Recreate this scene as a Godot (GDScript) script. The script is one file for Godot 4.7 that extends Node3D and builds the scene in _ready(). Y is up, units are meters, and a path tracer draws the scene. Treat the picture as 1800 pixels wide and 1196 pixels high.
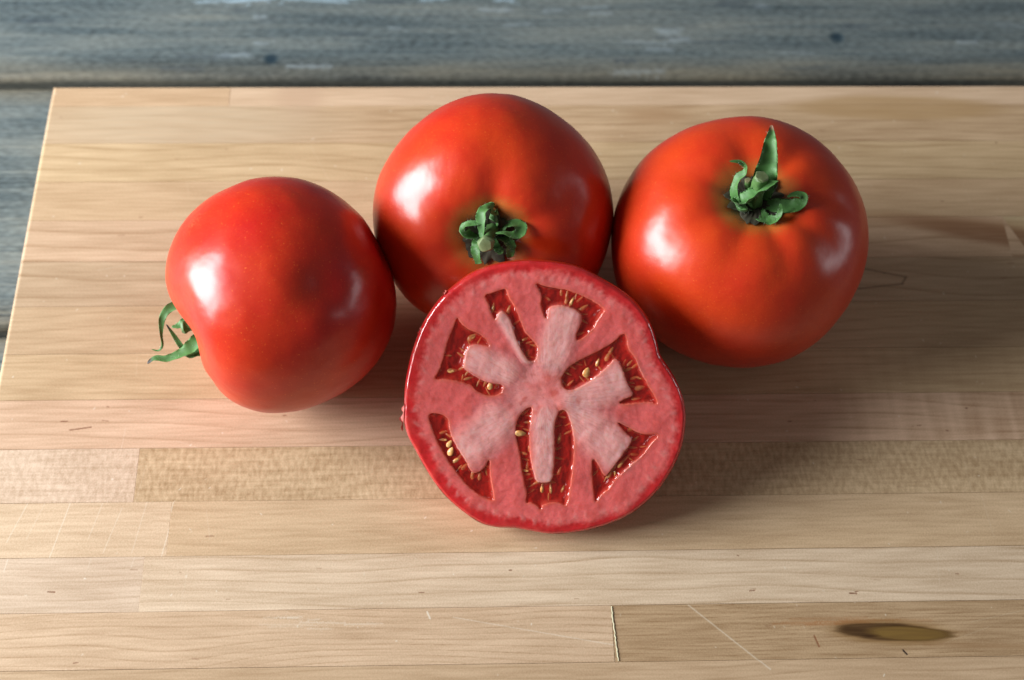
extends Node3D
# Three whole tomatoes and one cut half on a maple cutting board, on a weathered plank table, lit by a window to the left.

# The camera's axes (right, up, back towards the viewer); also used as a fixed frame in which to pose stems.
const CR := Vector3(0.99936, 0.02544, 0.02513)
const CU := Vector3(0.00763, 0.53475, -0.84498)
const CB := Vector3(-0.03493, 0.84463, 0.53421)
const CAM := Vector3(-0.01861, 0.45, 0.28462)

var rng := RandomNumberGenerator.new()
var lut := PackedByteArray()


func _ready():
	rng.seed = 41
	# ---------------------------------------------------------------- camera, surroundings, lamps
	var cam := Camera3D.new()
	cam.name = "camera"
	var at := CameraAttributesPhysical.new()
	at.frustum_focal_length = 52.15
	at.frustum_focus_distance = 0.475
	at.exposure_aperture = 9.5
	cam.attributes = at
	cam.transform = Transform3D(Basis(CR, CU, CB), CAM)
	cam.near = 0.02
	cam.far = 20.0
	cam.fov = 25.91
	add_child(cam)
	cam.current = true

	var we := WorldEnvironment.new()
	we.name = "surroundings"
	var env := Environment.new()
	env.background_mode = Environment.BG_COLOR
	env.background_color = Color(0.115, 0.112, 0.110).linear_to_srgb()
	env.tonemap_mode = Environment.TONE_MAPPER_LINEAR
	env.tonemap_exposure = 1.0
	env.sdfgi_enabled = true
	env.ssao_enabled = true
	env.ssil_enabled = true
	we.environment = env
	add_child(we)

	area("window_light", Vector3(-1.03, 0.44, 0.02), Vector3(0.0, 0.03, 0.0), Vector2(0.72, 0.58), Color(0.92, 0.965, 1.0), 3.65)
	area("far_window_light", Vector3(1.45, 0.36, 0.02), Vector3(0.0, 0.03, 0.0), Vector2(0.50, 0.32), Color(0.93, 0.96, 1.0), 0.22)

	# ---------------------------------------------------------------- the table and the board
	make_lut()
	wood_noise()
	build_table()
	build_board()

	# ---------------------------------------------------------------- the tomatoes
	left_tomato()
	back_tomato()
	right_tomato()
	half_tomato()


# ==================================================================== small helpers
func area(called: String, from: Vector3, to: Vector3, size: Vector2, color: Color, energy: float) -> void:
	var l := AreaLight3D.new()
	l.name = called
	l.area_size = size
	l.light_color = color.linear_to_srgb()
	l.light_energy = energy
	l.shadow_enabled = true
	l.set("area_range", 6.0)
	l.set("area_attenuation", 2.0)
	add_child(l)
	l.look_at_from_position(from, to, Vector3.UP)


func thing(called: String, label: String, category: String, group := "") -> Node3D:
	var o := Node3D.new()
	o.name = called
	o.set_meta("label", label)
	o.set_meta("category", category)
	if group != "":
		o.set_meta("group", group)
	add_child(o, true)
	return o


func part(called: String, mesh: Mesh, mat: Material, parent: Node3D) -> MeshInstance3D:
	var o := MeshInstance3D.new()
	o.name = called
	o.mesh = mesh
	o.material_override = mat
	parent.add_child(o, true)
	return o


func std(color: Color, rough: float) -> StandardMaterial3D:
	var m := StandardMaterial3D.new()
	m.albedo_color = color.linear_to_srgb()
	m.roughness = rough
	return m


# Collects a surface; faces are turned to agree with their normals when it is committed.
class Surf:
	var v := PackedVector3Array()
	var n := PackedVector3Array()
	var c := PackedColorArray()
	var uv := PackedVector2Array()
	var ix := PackedInt32Array()

	func tri(a: int, b: int, d: int) -> void:
		ix.append(a)
		ix.append(b)
		ix.append(d)

	func grid(nu: int, nv: int, wrap: bool) -> void:   # rows nv of nu vertices each
		var m := nu if wrap else nu - 1
		for j in nv - 1:
			for i in m:
				var a := j * nu + i
				var b := j * nu + (i + 1) % nu
				tri(a, b, a + nu)
				tri(b, b + nu, a + nu)

	func smooth() -> void:
		n.resize(v.size())
		n.fill(Vector3.ZERO)
		for k in range(0, ix.size(), 3):
			var a := ix[k]
			var b := ix[k + 1]
			var d := ix[k + 2]
			var q := (v[d] - v[a]).cross(v[b] - v[a])
			n[a] += q
			n[b] += q
			n[d] += q
		for k in n.size():
			n[k] = n[k].normalized()

	func flip() -> void:
		for k in range(0, ix.size(), 3):
			var t := ix[k]
			ix[k] = ix[k + 1]
			ix[k + 1] = t

	func mesh() -> ArrayMesh:
		for k in range(0, ix.size(), 3):
			var a := ix[k]
			var b := ix[k + 1]
			var d := ix[k + 2]
			if (v[d] - v[a]).cross(v[b] - v[a]).dot(n[a] + n[b] + n[d]) < 0.0:
				ix[k + 1] = d
				ix[k + 2] = b
		var arr := []
		arr.resize(Mesh.ARRAY_MAX)
		arr[Mesh.ARRAY_VERTEX] = v
		arr[Mesh.ARRAY_NORMAL] = n
		if c.size() == v.size():
			arr[Mesh.ARRAY_COLOR] = c
		if uv.size() == v.size():
			arr[Mesh.ARRAY_TEX_UV] = uv
		arr[Mesh.ARRAY_INDEX] = ix
		var m := ArrayMesh.new()
		m.add_surface_from_arrays(Mesh.PRIMITIVE_TRIANGLES, arr)
		return m


func make_lut() -> void:   # linear 0..1 in 2048 steps -> sRGB byte
	lut.resize(2049)
	for i in 2049:
		var x := i / 2048.0
		lut[i] = int(round(255.0 * (x * 12.92 if x < 0.0031308 else 1.055 * pow(x, 1.0 / 2.4) - 0.055)))


func noise(kind: int, freq: float, sd: int, octaves := 3) -> FastNoiseLite:
	var f := FastNoiseLite.new()
	f.noise_type = kind
	f.frequency = freq
	f.seed = sd
	f.fractal_octaves = octaves
	return f


func bytes_of(f: FastNoiseLite, w: int, h: int, tw := 0, th := 0) -> PackedByteArray:
	var im := f.get_image(w, h)
	if tw > 0:
		im.resize(tw, th, Image.INTERPOLATE_CUBIC)
	im.convert(Image.FORMAT_L8)
	return im.get_data()


func catmull(p: Array, t: float):   # through the points, t in 0..1
	var n := p.size() - 1
	var x := clampf(t, 0.0, 1.0) * n
	var i := mini(int(x), n - 1)
	var f := x - i
	var a = p[maxi(i - 1, 0)]
	var b = p[i]
	var c = p[i + 1]
	var d = p[mini(i + 2, n)]
	return 0.5 * (2.0 * b + (c - a) * f + (2.0 * a - 5.0 * b + 4.0 * c - d) * f * f + (3.0 * b - a - 3.0 * c + d) * f * f * f)


# ==================================================================== wood
const TW := 2048          # texels along the board
const X0 := -0.1808
const X1 := 0.268
const MM := 2048.0 / 0.4488   # texels per metre along the grain
const ROWS := 80

var n_fine: PackedByteArray
var n_streak: PackedByteArray
var n_warp: PackedByteArray
var n_curl: PackedByteArray
var n_mott: PackedByteArray
var n_soft: PackedByteArray

# x0, x1 in metres; the look of one stave
func stave_image(k: int, x0: float, x1: float, base: Color, o: Dictionary) -> Image:
	var w := int(ceil((x1 - x0) * MM))
	var c0 := clampi(int((x0 - X0) * MM), 0, TW - w)
	var h := ROWS
	var data := PackedByteArray()
	data.resize(w * h * 3)
	var ringamp: float = 1.5 * o.get("ring", 0.10)
	var spacing: float = o.get("space", 16.0)
	var tilt: float = o.get("tilt", 0.004)
	var warpamp: float = o.get("warp", 26.0)
	var fineamp: float = 1.6 * o.get("fine", 0.07) / 128.0
	var streakamp: float = 1.4 * o.get("streak", 0.09) / 128.0
	var softamp: float = o.get("soft", 0.10) / 128.0
	var curlamp: float = o.get("curl", 0.0) / 128.0
	var curlfrom: float = o.get("curl_from", 0.0)
	var mottamp: float = o.get("mott", 0.0) / 128.0
	var q := 0
	var row0 := (k * 67) % 1100
	for y in h:
		var line0 := (row0 + y) * TW
		var warp0 := ((k * 131 + y) % 1180) * TW
		for x in w:
			var xx := c0 + x
			var i := line0 + xx
			var r := (y + tilt * x + warpamp * n_warp[warp0 + xx] / 255.0) / spacing + k * 3.7
			var fr := r - floorf(r)
			var ln := 0.0
			if fr > 0.72:
				ln = (fr - 0.72) * 3.57
				ln = ln * ln * ringamp * (0.35 + n_soft[i] * 0.005)
			elif fr < 0.06:
				ln = (0.06 - fr) * 16.6 * ringamp * (0.35 + n_soft[i] * 0.005)
			var d := (n_fine[i] - 128) * fineamp + (n_streak[i] - 128) * streakamp + (n_soft[i] - 128) * softamp - ln
			if curlamp > 0.0:
				d += (n_curl[i] - 128) * curlamp * clampf((x - curlfrom * w) / (0.15 * w), 0.0, 1.0)
			if mottamp > 0.0:
				d += (n_mott[i] - 128) * mottamp
			data[q] = lut[clampi(int(base.r * (1.0 + d) * 2048.0), 0, 2048)]
			data[q + 1] = lut[clampi(int(base.g * (1.0 + d * 1.2) * 2048.0), 0, 2048)]
			data[q + 2] = lut[clampi(int(base.b * (1.0 + d * 1.45) * 2048.0), 0, 2048)]
			q += 3
	return Image.create_from_data(w, h, false, Image.FORMAT_RGB8, data)


# A line or an elongated spot of wear, in metres on the board, laid onto one stave's image.
func mark(im: Image, rx: Array, rz: Array, a: Vector2, b: Vector2, half: float, color: Color, strength: float, ragged := 0.3) -> void:
	var lo := a.min(b) - Vector2(half, half) * 1.6
	var hi := a.max(b) + Vector2(half, half) * 1.6
	if hi.x < rx[0] or lo.x > rx[1] or hi.y < rz[0] or lo.y > rz[1]:
		return
	var w := im.get_width()
	var h := im.get_height()
	var sx: float = w / (rx[1] - rx[0])
	var sz: float = h / (rz[1] - rz[0])
	var ab := b - a
	var l2 := maxf(ab.length_squared(), 1e-12)
	var srgb := color.linear_to_srgb()
	for y in range(maxi(0, int((lo.y - rz[0]) * sz)), mini(h, int((hi.y - rz[0]) * sz) + 2)):
		for x in range(maxi(0, int((lo.x - rx[0]) * sx)), mini(w, int((hi.x - rx[0]) * sx) + 2)):
			var p := Vector2(rx[0] + (x + 0.5) / sx, rz[0] + (y + 0.5) / sz)
			var t := clampf((p - a).dot(ab) / l2, 0.0, 1.0)
			var dist := p.distance_to(a + ab * t)
			var rag := 1.0 + ragged * ((n_fine[((y * 7) % 1100) * TW + x % TW] - 128) / 90.0)
			var s := strength * (1.0 - smoothstep(half * 0.45, half * 1.25 * rag + 1e-6, dist))
			if s > 0.004:
				im.set_pixel(x, y, im.get_pixel(x, y).lerp(srgb, clampf(s, 0.0, 1.0)))


func spot(im: Image, rx: Array, rz: Array, c: Vector2, r: Vector2, color: Color, strength: float, soft: float, turn := 0.0) -> void:
	var reach := maxf(r.x, r.y) * (1.0 + soft) + 0.002
	if c.x + reach < rx[0] or c.x - reach > rx[1] or c.y + reach < rz[0] or c.y - reach > rz[1]:
		return
	var w := im.get_width()
	var h := im.get_height()
	var sx: float = w / (rx[1] - rx[0])
	var sz: float = h / (rz[1] - rz[0])
	var srgb := color.linear_to_srgb()
	for y in range(maxi(0, int((c.y - reach - rz[0]) * sz)), mini(h, int((c.y + reach - rz[0]) * sz) + 1)):
		for x in range(maxi(0, int((c.x - reach - rx[0]) * sx)), mini(w, int((c.x + reach - rx[0]) * sx) + 1)):
			var p := (Vector2(rx[0] + (x + 0.5) / sx, rz[0] + (y + 0.5) / sz) - c).rotated(-turn) / r
			var g := (n_streak[((y + 300) % 1100) * TW + x % TW] - 128) / 128.0
			var d := p.length() + 0.14 * g
			var s := strength * (1.0 - smoothstep(1.0 - soft, 1.0 + soft, d))
			if s > 0.004:
				im.set_pixel(x, y, im.get_pixel(x, y).lerp(srgb, clampf(s * (1.0 + 0.3 * g), 0.0, 1.0)))


# A stave: a bar whose upper edges are rounded a little (more along the board's outer edges). bev = left, right, far, near.
func stave_mesh(x0: float, x1: float, z0: float, z1: float, top: float, bottom: float, bev: Array, slant: float) -> ArrayMesh:
	var s := Surf.new()
	var rings := []
	for k in 5:
		var a := k / 4.0 * PI / 2.0
		rings.append([1.0 - sin(a), 1.0 - cos(a)])
	rings.append([0.0, -1.0])
	for g in rings:
		var deep: float = g[1]
		for e in 4:
			var left := e == 0 or e == 3
			var far := e < 2
			var bx: float = bev[0] if left else bev[1]
			var bz: float = bev[2] if far else bev[3]
			var low: float = maxf(bx, bz)
			var x: float = x0 + bx * g[0] if left else x1 - bx * g[0]
			var z: float = z0 + bz * g[0] if far else z1 - bz * g[0]
			if not left:
				x += slant * ((z - z0) / (z1 - z0))
			elif slant < 0.0 and bev[0] < 0.0005 and x0 > X0 + 0.01:
				x += 0.0
			s.v.append(Vector3(x, top - low * deep if deep >= 0.0 else bottom, z))
	var n := rings.size()
	for j in n - 1:
		for e in 4:
			var a := j * 4 + e
			var b := j * 4 + (e + 1) % 4
			s.tri(a, a + 4, b)
			s.tri(b, a + 4, b + 4)
	s.tri(0, 1, 2)
	s.tri(0, 2, 3)
	var l := (n - 1) * 4
	s.tri(l, l + 2, l + 1)
	s.tri(l, l + 3, l + 2)
	# one vertex per corner and face, so that flat faces stay flat
	var f := Surf.new()
	var mid := Vector3((x0 + x1) / 2, (top + bottom) / 2, (z0 + z1) / 2)
	for k in range(0, s.ix.size(), 3):
		var p := [s.v[s.ix[k]], s.v[s.ix[k + 1]], s.v[s.ix[k + 2]]]
		var nn: Vector3 = (p[2] - p[0]).cross(p[1] - p[0])
		if nn.length() < 1e-14:
			continue
		nn = nn.normalized()
		if nn.dot((p[0] + p[1] + p[2]) / 3.0 - mid) < 0.0:
			nn = -nn
		for e in 3:
			f.v.append(p[e])
			f.n.append(nn)
			var down: float = top - p[e].y
			f.uv.append(Vector2((p[e].x - x0) / (x1 - x0), clampf((p[e].z - z0) / (z1 - z0), 0.01, 0.99) + (down * 8.0 if absf(nn.y) < 0.3 else 0.0)))
			f.ix.append(f.v.size() - 1)
	return f.mesh()


func wood_noise() -> void:
	n_fine = bytes_of(noise(FastNoiseLite.TYPE_SIMPLEX_SMOOTH, 0.33, 3, 2), TW, 1200)
	n_streak = bytes_of(noise(FastNoiseLite.TYPE_SIMPLEX_SMOOTH, 0.16, 5, 3), 100, 1200, TW, 1200)
	n_warp = bytes_of(noise(FastNoiseLite.TYPE_SIMPLEX_SMOOTH, 0.045, 8, 2), 64, 120, TW, 1200)
	n_curl = bytes_of(noise(FastNoiseLite.TYPE_SIMPLEX_SMOOTH, 0.055, 9, 2), 1024, 60, TW, 1200)
	n_mott = bytes_of(noise(FastNoiseLite.TYPE_SIMPLEX_SMOOTH, 0.11, 12, 2), TW, 600, TW, 1200)
	n_soft = bytes_of(noise(FastNoiseLite.TYPE_SIMPLEX_SMOOTH, 0.06, 15, 3), 128, 400, TW, 1200)


func build_board() -> void:
	var board := thing("cutting_board", "pale laminated maple cutting board with knife scratches and a dark knot", "cutting board")
	# where the strips meet, from the far edge to the near one
	var zs := [-0.1222, -0.1113, -0.0922, -0.0731, -0.0545, -0.0357, -0.0158, 0.0045, 0.0234, 0.0427, 0.0630, 0.0829, 0.1021, 0.1212, 0.1405, 0.160, 0.1795]
	# strip, from, to, colour (linear), look
	var rows := [
		[0, X0, -0.110, Color(0.574, 0.384, 0.229), {"ring": 0.07}],
		[0, -0.110, X1, Color(0.636, 0.445, 0.289), {"ring": 0.05, "fine": 0.04}],
		[1, X0, X1, Color(0.540, 0.365, 0.215), {"ring": 0.16, "space": 20.0, "tilt": 0.01, "streak": 0.12}],
		[2, X0, X1, Color(0.572, 0.400, 0.227), {"ring": 0.15, "space": 26.0, "tilt": -0.02, "warp": 36.0}],
		[3, X0, X1, Color(0.559, 0.380, 0.224), {"ring": 0.06, "space": 14.0}],
		[4, X0, 0.190, Color(0.562, 0.377, 0.237), {"ring": 0.16, "space": 30.0, "tilt": 0.03, "warp": 44.0}],
		[4, 0.190, X1, Color(0.608, 0.460, 0.270), {"ring": 0.04}],
		[5, X0, X1, Color(0.470, 0.325, 0.200), {"ring": 0.14, "space": 38.0, "warp": 50.0, "streak": 0.09}],
		[6, X0, X1, Color(0.486, 0.331, 0.194), {"ring": 0.08, "space": 18.0}],
		[7, X0, X1, Color(0.524, 0.362, 0.209), {"ring": 0.08, "space": 14.0, "curl": 0.05, "curl_from": 0.5}],
		[8, X0, X1, Color(0.591, 0.391, 0.254), {"ring": 0.12, "space": 22.0, "tilt": -0.012, "curl": 0.22, "curl_from": 0.62}],
		[9, X0, -0.1284, Color(0.596, 0.434, 0.302), {"ring": 0.02, "mott": 0.13, "fine": 0.10}],
		[9, -0.1284, X1, Color(0.510, 0.355, 0.205), {"ring": 0.05, "mott": 0.20, "fine": 0.10}],
		[10, X0, -0.1155, Color(0.605, 0.437, 0.281), {"ring": 0.04, "fine": 0.09}],
		[10, -0.1155, X1, Color(0.556, 0.386, 0.229), {"ring": 0.05, "space": 24.0, "fine": 0.09}],
		[11, X0, -0.1225, Color(0.590, 0.440, 0.310), {"ring": 0.09, "space": 10.0}],
		[11, -0.1225, X1, Color(0.625, 0.468, 0.318), {"ring": 0.15, "space": 19.0, "tilt": -0.011, "warp": 26.0, "fine": 0.08}],
		[12, X0, 0.0296, Color(0.573, 0.399, 0.254), {"ring": 0.14, "space": 11.0, "tilt": 0.012, "warp": 40.0, "fine": 0.08}],
		[12, 0.0296, X1, Color(0.430, 0.285, 0.160), {"ring": 0.15, "space": 5.5, "warp": 20.0, "streak": 0.16, "fine": 0.09}],
		[13, X0, X1, Color(0.508, 0.348, 0.210), {"ring": 0.10, "space": 15.0}],
		[14, X0, X1, Color(0.545, 0.372, 0.226), {"ring": 0.10, "space": 19.0}],
		[15, X0, X1, Color(0.482, 0.324, 0.187), {"ring": 0.08, "space": 12.0}],
	]
	var dark := Color(0.13, 0.045, 0.02)
	var pale := Color(0.80, 0.74, 0.62)
	for j in rows.size():
		var r: Array = rows[j]
		var k: int = r[0]
		var x0: float = r[1]
		var x1: float = r[2]
		var im := stave_image(k + (7 if x0 > X0 else 0), x0, x1, r[3], r[4])
		var rx := [x0, x1]
		var rz := [zs[k], zs[k + 1]]
		# pith flecks
		for f in int((x1 - x0) * (46.0 if k == 11 or k == 8 else 10.0)):
			var p := Vector2(rng.randf_range(x0, x1), rng.randf_range(rz[0] + 0.001, rz[1] - 0.001))
			var l := rng.randf_range(0.0003, 0.0026)
			mark(im, rx, rz, p, p + Vector2(l, rng.randf_range(-0.0002, 0.0003)), rng.randf_range(0.00012, 0.00026), dark, rng.randf_range(0.15, 0.8))
		# dust, and little nicks in the finish
		for f in int((x1 - x0) * 60.0):
			var p := Vector2(rng.randf_range(x0, x1), rng.randf_range(rz[0], rz[1]))
			mark(im, rx, rz, p, p + Vector2(rng.randf_range(-0.0006, 0.0006), rng.randf_range(-0.0006, 0.0006)), rng.randf_range(0.00012, 0.0003), pale, rng.randf_range(0.2, 0.7))
		# knife scratches: across the lower left, and the long ones by the knot
		for f in 7:
			var x := -0.1645 + f * 0.0085 + rng.randf_range(-0.003, 0.003)
			mark(im, rx, rz, Vector2(x, rng.randf_range(0.058, 0.068)), Vector2(x - rng.randf_range(0.003, 0.006), rng.randf_range(0.076, 0.089)), 0.00016, pale, rng.randf_range(0.2, 0.55))
		for f in 26:
			var a := Vector2(rng.randf_range(-0.16, 0.2), rng.randf_range(-0.11, 0.17))
			var turn := rng.randf_range(-0.5, 0.5) + (PI / 2 if rng.randf() < 0.5 else 0.0)
			mark(im, rx, rz, a, a + Vector2.RIGHT.rotated(turn) * rng.randf_range(0.006, 0.03), 0.00013, pale, rng.randf_range(0.08, 0.28))
		mark(im, rx, rz, Vector2(0.0548, 0.1025), Vector2(0.0790, 0.1245), 0.00028, pale, 0.42)
		mark(im, rx, rz, Vector2(-0.0215, 0.1055), Vector2(0.0296, 0.1155), 0.0002, pale, 0.35)
		mark(im, rx, rz, Vector2(-0.030, 0.1035), Vector2(-0.029, 0.1058), 0.0003, pale, 0.7)
		for f in 9:
			var a := Vector2(rng.randf_range(-0.085, -0.055), rng.randf_range(0.1045, 0.1095))
			mark(im, rx, rz, a, a + Vector2(rng.randf_range(0.004, 0.016), rng.randf_range(-0.0003, 0.0006)), 0.0003, pale, rng.randf_range(0.1, 0.32), 1.0)
		mark(im, rx, rz, Vector2(-0.153, 0.0353), Vector2(-0.146, 0.0342), 0.00028, dark, 0.6)
		mark(im, rx, rz, Vector2(0.0945, 0.1135), Vector2(0.0955, 0.1170), 0.0003, Color(0.2, 0.07, 0.03), 0.7)
		mark(im, rx, rz, Vector2(0.1225, 0.1187), Vector2(0.1235, 0.1200), 0.0003, Color(0.03, 0.02, 0.015), 0.9)
		# the knot
		for f in 14:
			var a := Vector2(rng.randf_range(0.080, 0.108), rng.randf_range(0.1070, 0.1100))
			mark(im, rx, rz, a, a + Vector2(rng.randf_range(0.008, 0.030), rng.randf_range(-0.0002, 0.0005)), rng.randf_range(0.0002, 0.0006), Color(0.34, 0.14, 0.05), rng.randf_range(0.12, 0.4), 0.8)
		mark(im, rx, rz, Vector2(0.130, 0.1165), Vector2(0.168, 0.1185), 0.0012, Color(0.30, 0.17, 0.08), 0.4, 0.6)
		spot(im, rx, rz, Vector2(0.1200, 0.1126), Vector2(0.0190, 0.0040), Color(0.24, 0.13, 0.045), 0.7, 0.30, 0.05)
		spot(im, rx, rz, Vector2(0.1205, 0.1126), Vector2(0.0180, 0.0029), Color(0.055, 0.026, 0.010), 0.9, 0.16, 0.07)
		spot(im, rx, rz, Vector2(0.1250, 0.1131), Vector2(0.0125, 0.0024), Color(0.20, 0.115, 0.03), 0.9, 0.25, 0.06)
		# tan heartwood that runs over the joint at the far right, brown heartwood beside the slanting joint, a band across the far left strip
		spot(im, rx, rz, Vector2(0.158, -0.1095), Vector2(0.042, 0.0062), Color(0.46, 0.29, 0.14), 0.75, 0.25, 0.02)
		spot(im, rx, rz, Vector2(0.178, -0.0505), Vector2(0.055, 0.0035), Color(0.36, 0.19, 0.09), 0.35, 0.6, 0.10)
		spot(im, rx, rz, Vector2(0.188, -0.0455), Vector2(0.035, 0.0045), Color(0.26, 0.125, 0.06), 0.75, 0.5, 0.2)
		spot(im, rx, rz, Vector2(-0.082, -0.117), Vector2(0.009, 0.012), Color(0.52, 0.34, 0.22), 0.5, 0.5)
		spot(im, rx, rz, Vector2(0.060, -0.106), Vector2(0.012, 0.004), Color(0.42, 0.25, 0.13), 0.5, 0.6)
		if k == 1:
			spot(im, rx, rz, Vector2(-0.13, -0.101), Vector2(0.06, 0.016), Color(0.56, 0.43, 0.29), 0.6, 0.5)
		if k == 5:   # a ring line that turns back on itself
			var line := [Vector2(0.100, -0.0345), Vector2(0.122, -0.0330), Vector2(0.140, -0.0285), Vector2(0.148, -0.0265), Vector2(0.146, -0.0235), Vector2(0.130, -0.0215), Vector2(0.105, -0.0190)]
			for e in line.size() - 1:
				mark(im, rx, rz, line[e], line[e + 1], 0.0005, Color(0.17, 0.11, 0.06), 0.55)
		var m := StandardMaterial3D.new()
		m.albedo_texture = ImageTexture.create_from_image(im)
		m.roughness = rng.randf_range(0.60, 0.72)
		m.roughness_texture = m.albedo_texture
		m.roughness_texture_channel = BaseMaterial3D.TEXTURE_CHANNEL_RED
		m.metallic_specular = 0.45
		m.heightmap_enabled = true
		m.heightmap_texture = m.albedo_texture
		m.heightmap_scale = 0.016
		var g := 0.00001
		var bev := [0.0013 if x0 <= X0 else 0.00008, 0.0022 if x1 >= X1 else 0.00008, 0.0020 if k == 0 else 0.00008, 0.0020 if k == 15 else 0.00008]
		var slant := 0.0
		var from := x0 if x0 <= X0 else x0 + g
		if k == 4 and x1 < X1:
			slant = 0.0075
		var up := rng.randf_range(-0.00004, 0.00004)
		part("stave", stave_mesh(from, x1 - g if x1 < X1 else x1, zs[k] + (g if k > 0 else 0.0), zs[k + 1] - g, up, -0.030, bev, slant), m, board)
	# the line of dried glue that shows at the open joint beside the knot stave
	var s := Surf.new()
	for i in 25:
		var z := 0.1024 + i * (0.0185 / 24.0)
		var x := 0.0297 + 0.0011 * (i / 24.0) + rng.randf_range(-0.00012, 0.00012)
		var half := rng.randf_range(0.00014, 0.00030)
		for e in 5:
			var a := PI * e / 4.0
			s.v.append(Vector3(x - half * cos(a), 0.00005 + 0.00018 * sin(a), z))
	s.grid(5, 25, false)
	s.smooth()
	if s.n[2].y < 0.0:
		s.flip()
		s.smooth()
	part("glue_line", s.mesh(), std(Color(0.52, 0.47, 0.30), 0.6), board)


func build_table() -> void:
	var fine := bytes_of(noise(FastNoiseLite.TYPE_SIMPLEX_SMOOTH, 0.25, 31, 3), 1024, 256)
	var streak := bytes_of(noise(FastNoiseLite.TYPE_SIMPLEX_SMOOTH, 0.22, 32, 3), 64, 1024, 1024, 1024)
	var blotch := bytes_of(noise(FastNoiseLite.TYPE_SIMPLEX_SMOOTH, 0.03, 33, 4), 256, 256, 1024, 256)
	var table := thing("plank_table", "weathered blue grey plank table under the cutting board", "table")
	var zs := [-0.415, -0.2825, -0.1518, -0.0256, 0.1040, 0.235]
	for k in 5:
		var data := PackedByteArray()
		data.resize(1024 * 256 * 3)
		var near := k == 2 or k == 3
		for y in 256:
			for x in 1024:
				var i := y * 1024 + x
				var st := (streak[(((y * (3 if near else 2)) + k * 90) % 1024) * 1024 + x] - 128) / 128.0
				var b := (blotch[((y + k * 60) % 256) * 1024 + x] - 128) / 128.0
				var f := (fine[i] - 128) / 128.0
				var edge := clampf(1.0 - minf(y, 255 - y) / 26.0, 0.0, 1.0)
				var v := 0.140 * (1.0 + st * (0.55 if near else 0.34) + b * 0.42 + f * 0.40) * (1.0 - 0.3 * edge)
				var warm := clampf(0.25 * b + 0.55 * edge + 0.10 + 0.22 * st, -0.3, 0.8)
				data[i * 3] = lut[clampi(int(v * (0.86 + 0.42 * warm) * 2048.0), 0, 2048)]
				data[i * 3 + 1] = lut[clampi(int(v * 1.07 * 2048.0), 0, 2048)]
				data[i * 3 + 2] = lut[clampi(int(v * (1.10 - 0.40 * warm) * 2048.0), 0, 2048)]
		var im := Image.create_from_data(1024, 256, false, Image.FORMAT_RGB8, data)
		var rx := [-0.55, 0.65]
		var rz := [zs[k], zs[k + 1]]
		if k == 1:   # old nail holes, and paint left along the far side
			for p in [Vector2(-0.100, -0.163), Vector2(0.150, -0.176)]:
				spot(im, rx, rz, p, Vector2(0.0028, 0.0028), Color(0.012, 0.03, 0.045), 0.9, 0.5)
			for f in 7:
				var x := rng.randf_range(-0.15, 0.0)
				mark(im, rx, rz, Vector2(x, rng.randf_range(-0.2015, -0.1975)), Vector2(x + rng.randf_range(0.004, 0.03), rng.randf_range(-0.2015, -0.1975)), 0.0010, Color(0.40, 0.54, 0.64), 0.6, 0.8)
			for f in 40:
				var p := Vector2(rng.randf_range(-0.22, 0.25), rng.randf_range(-0.2, -0.155))
				var darker := rng.randf() < 0.5
				mark(im, rx, rz, p, p + Vector2(rng.randf_range(0.003, 0.022), rng.randf_range(-0.001, 0.001)), rng.randf_range(0.0006, 0.0018), Color(0.05, 0.065, 0.08) if darker else Color(0.34, 0.40, 0.44), rng.randf_range(0.2, 0.5), 0.8)
		var m := StandardMaterial3D.new()
		m.albedo_texture = ImageTexture.create_from_image(im)
		m.roughness = 0.55
		m.metallic_specular = 0.5
		m.heightmap_enabled = true
		m.heightmap_texture = m.albedo_texture
		m.heightmap_scale = 0.10
		part("plank", stave_mesh(-0.55, 0.65, zs[k] + 0.0022, zs[k + 1] - 0.0022, -0.0302 + 0.0004 * (k % 2) - 0.0006, -0.068, [0.003, 0.003, 0.0035, 0.0035], 0.0), m, table)
	for x in [-0.38, 0.48]:
		var b := BoxMesh.new()
		b.size = Vector3(0.07, 0.03, 0.62)
		var o := part("batten", b, std(Color(0.10, 0.11, 0.12), 0.8), table)
		o.position = Vector3(x, -0.0832, -0.09)


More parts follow.
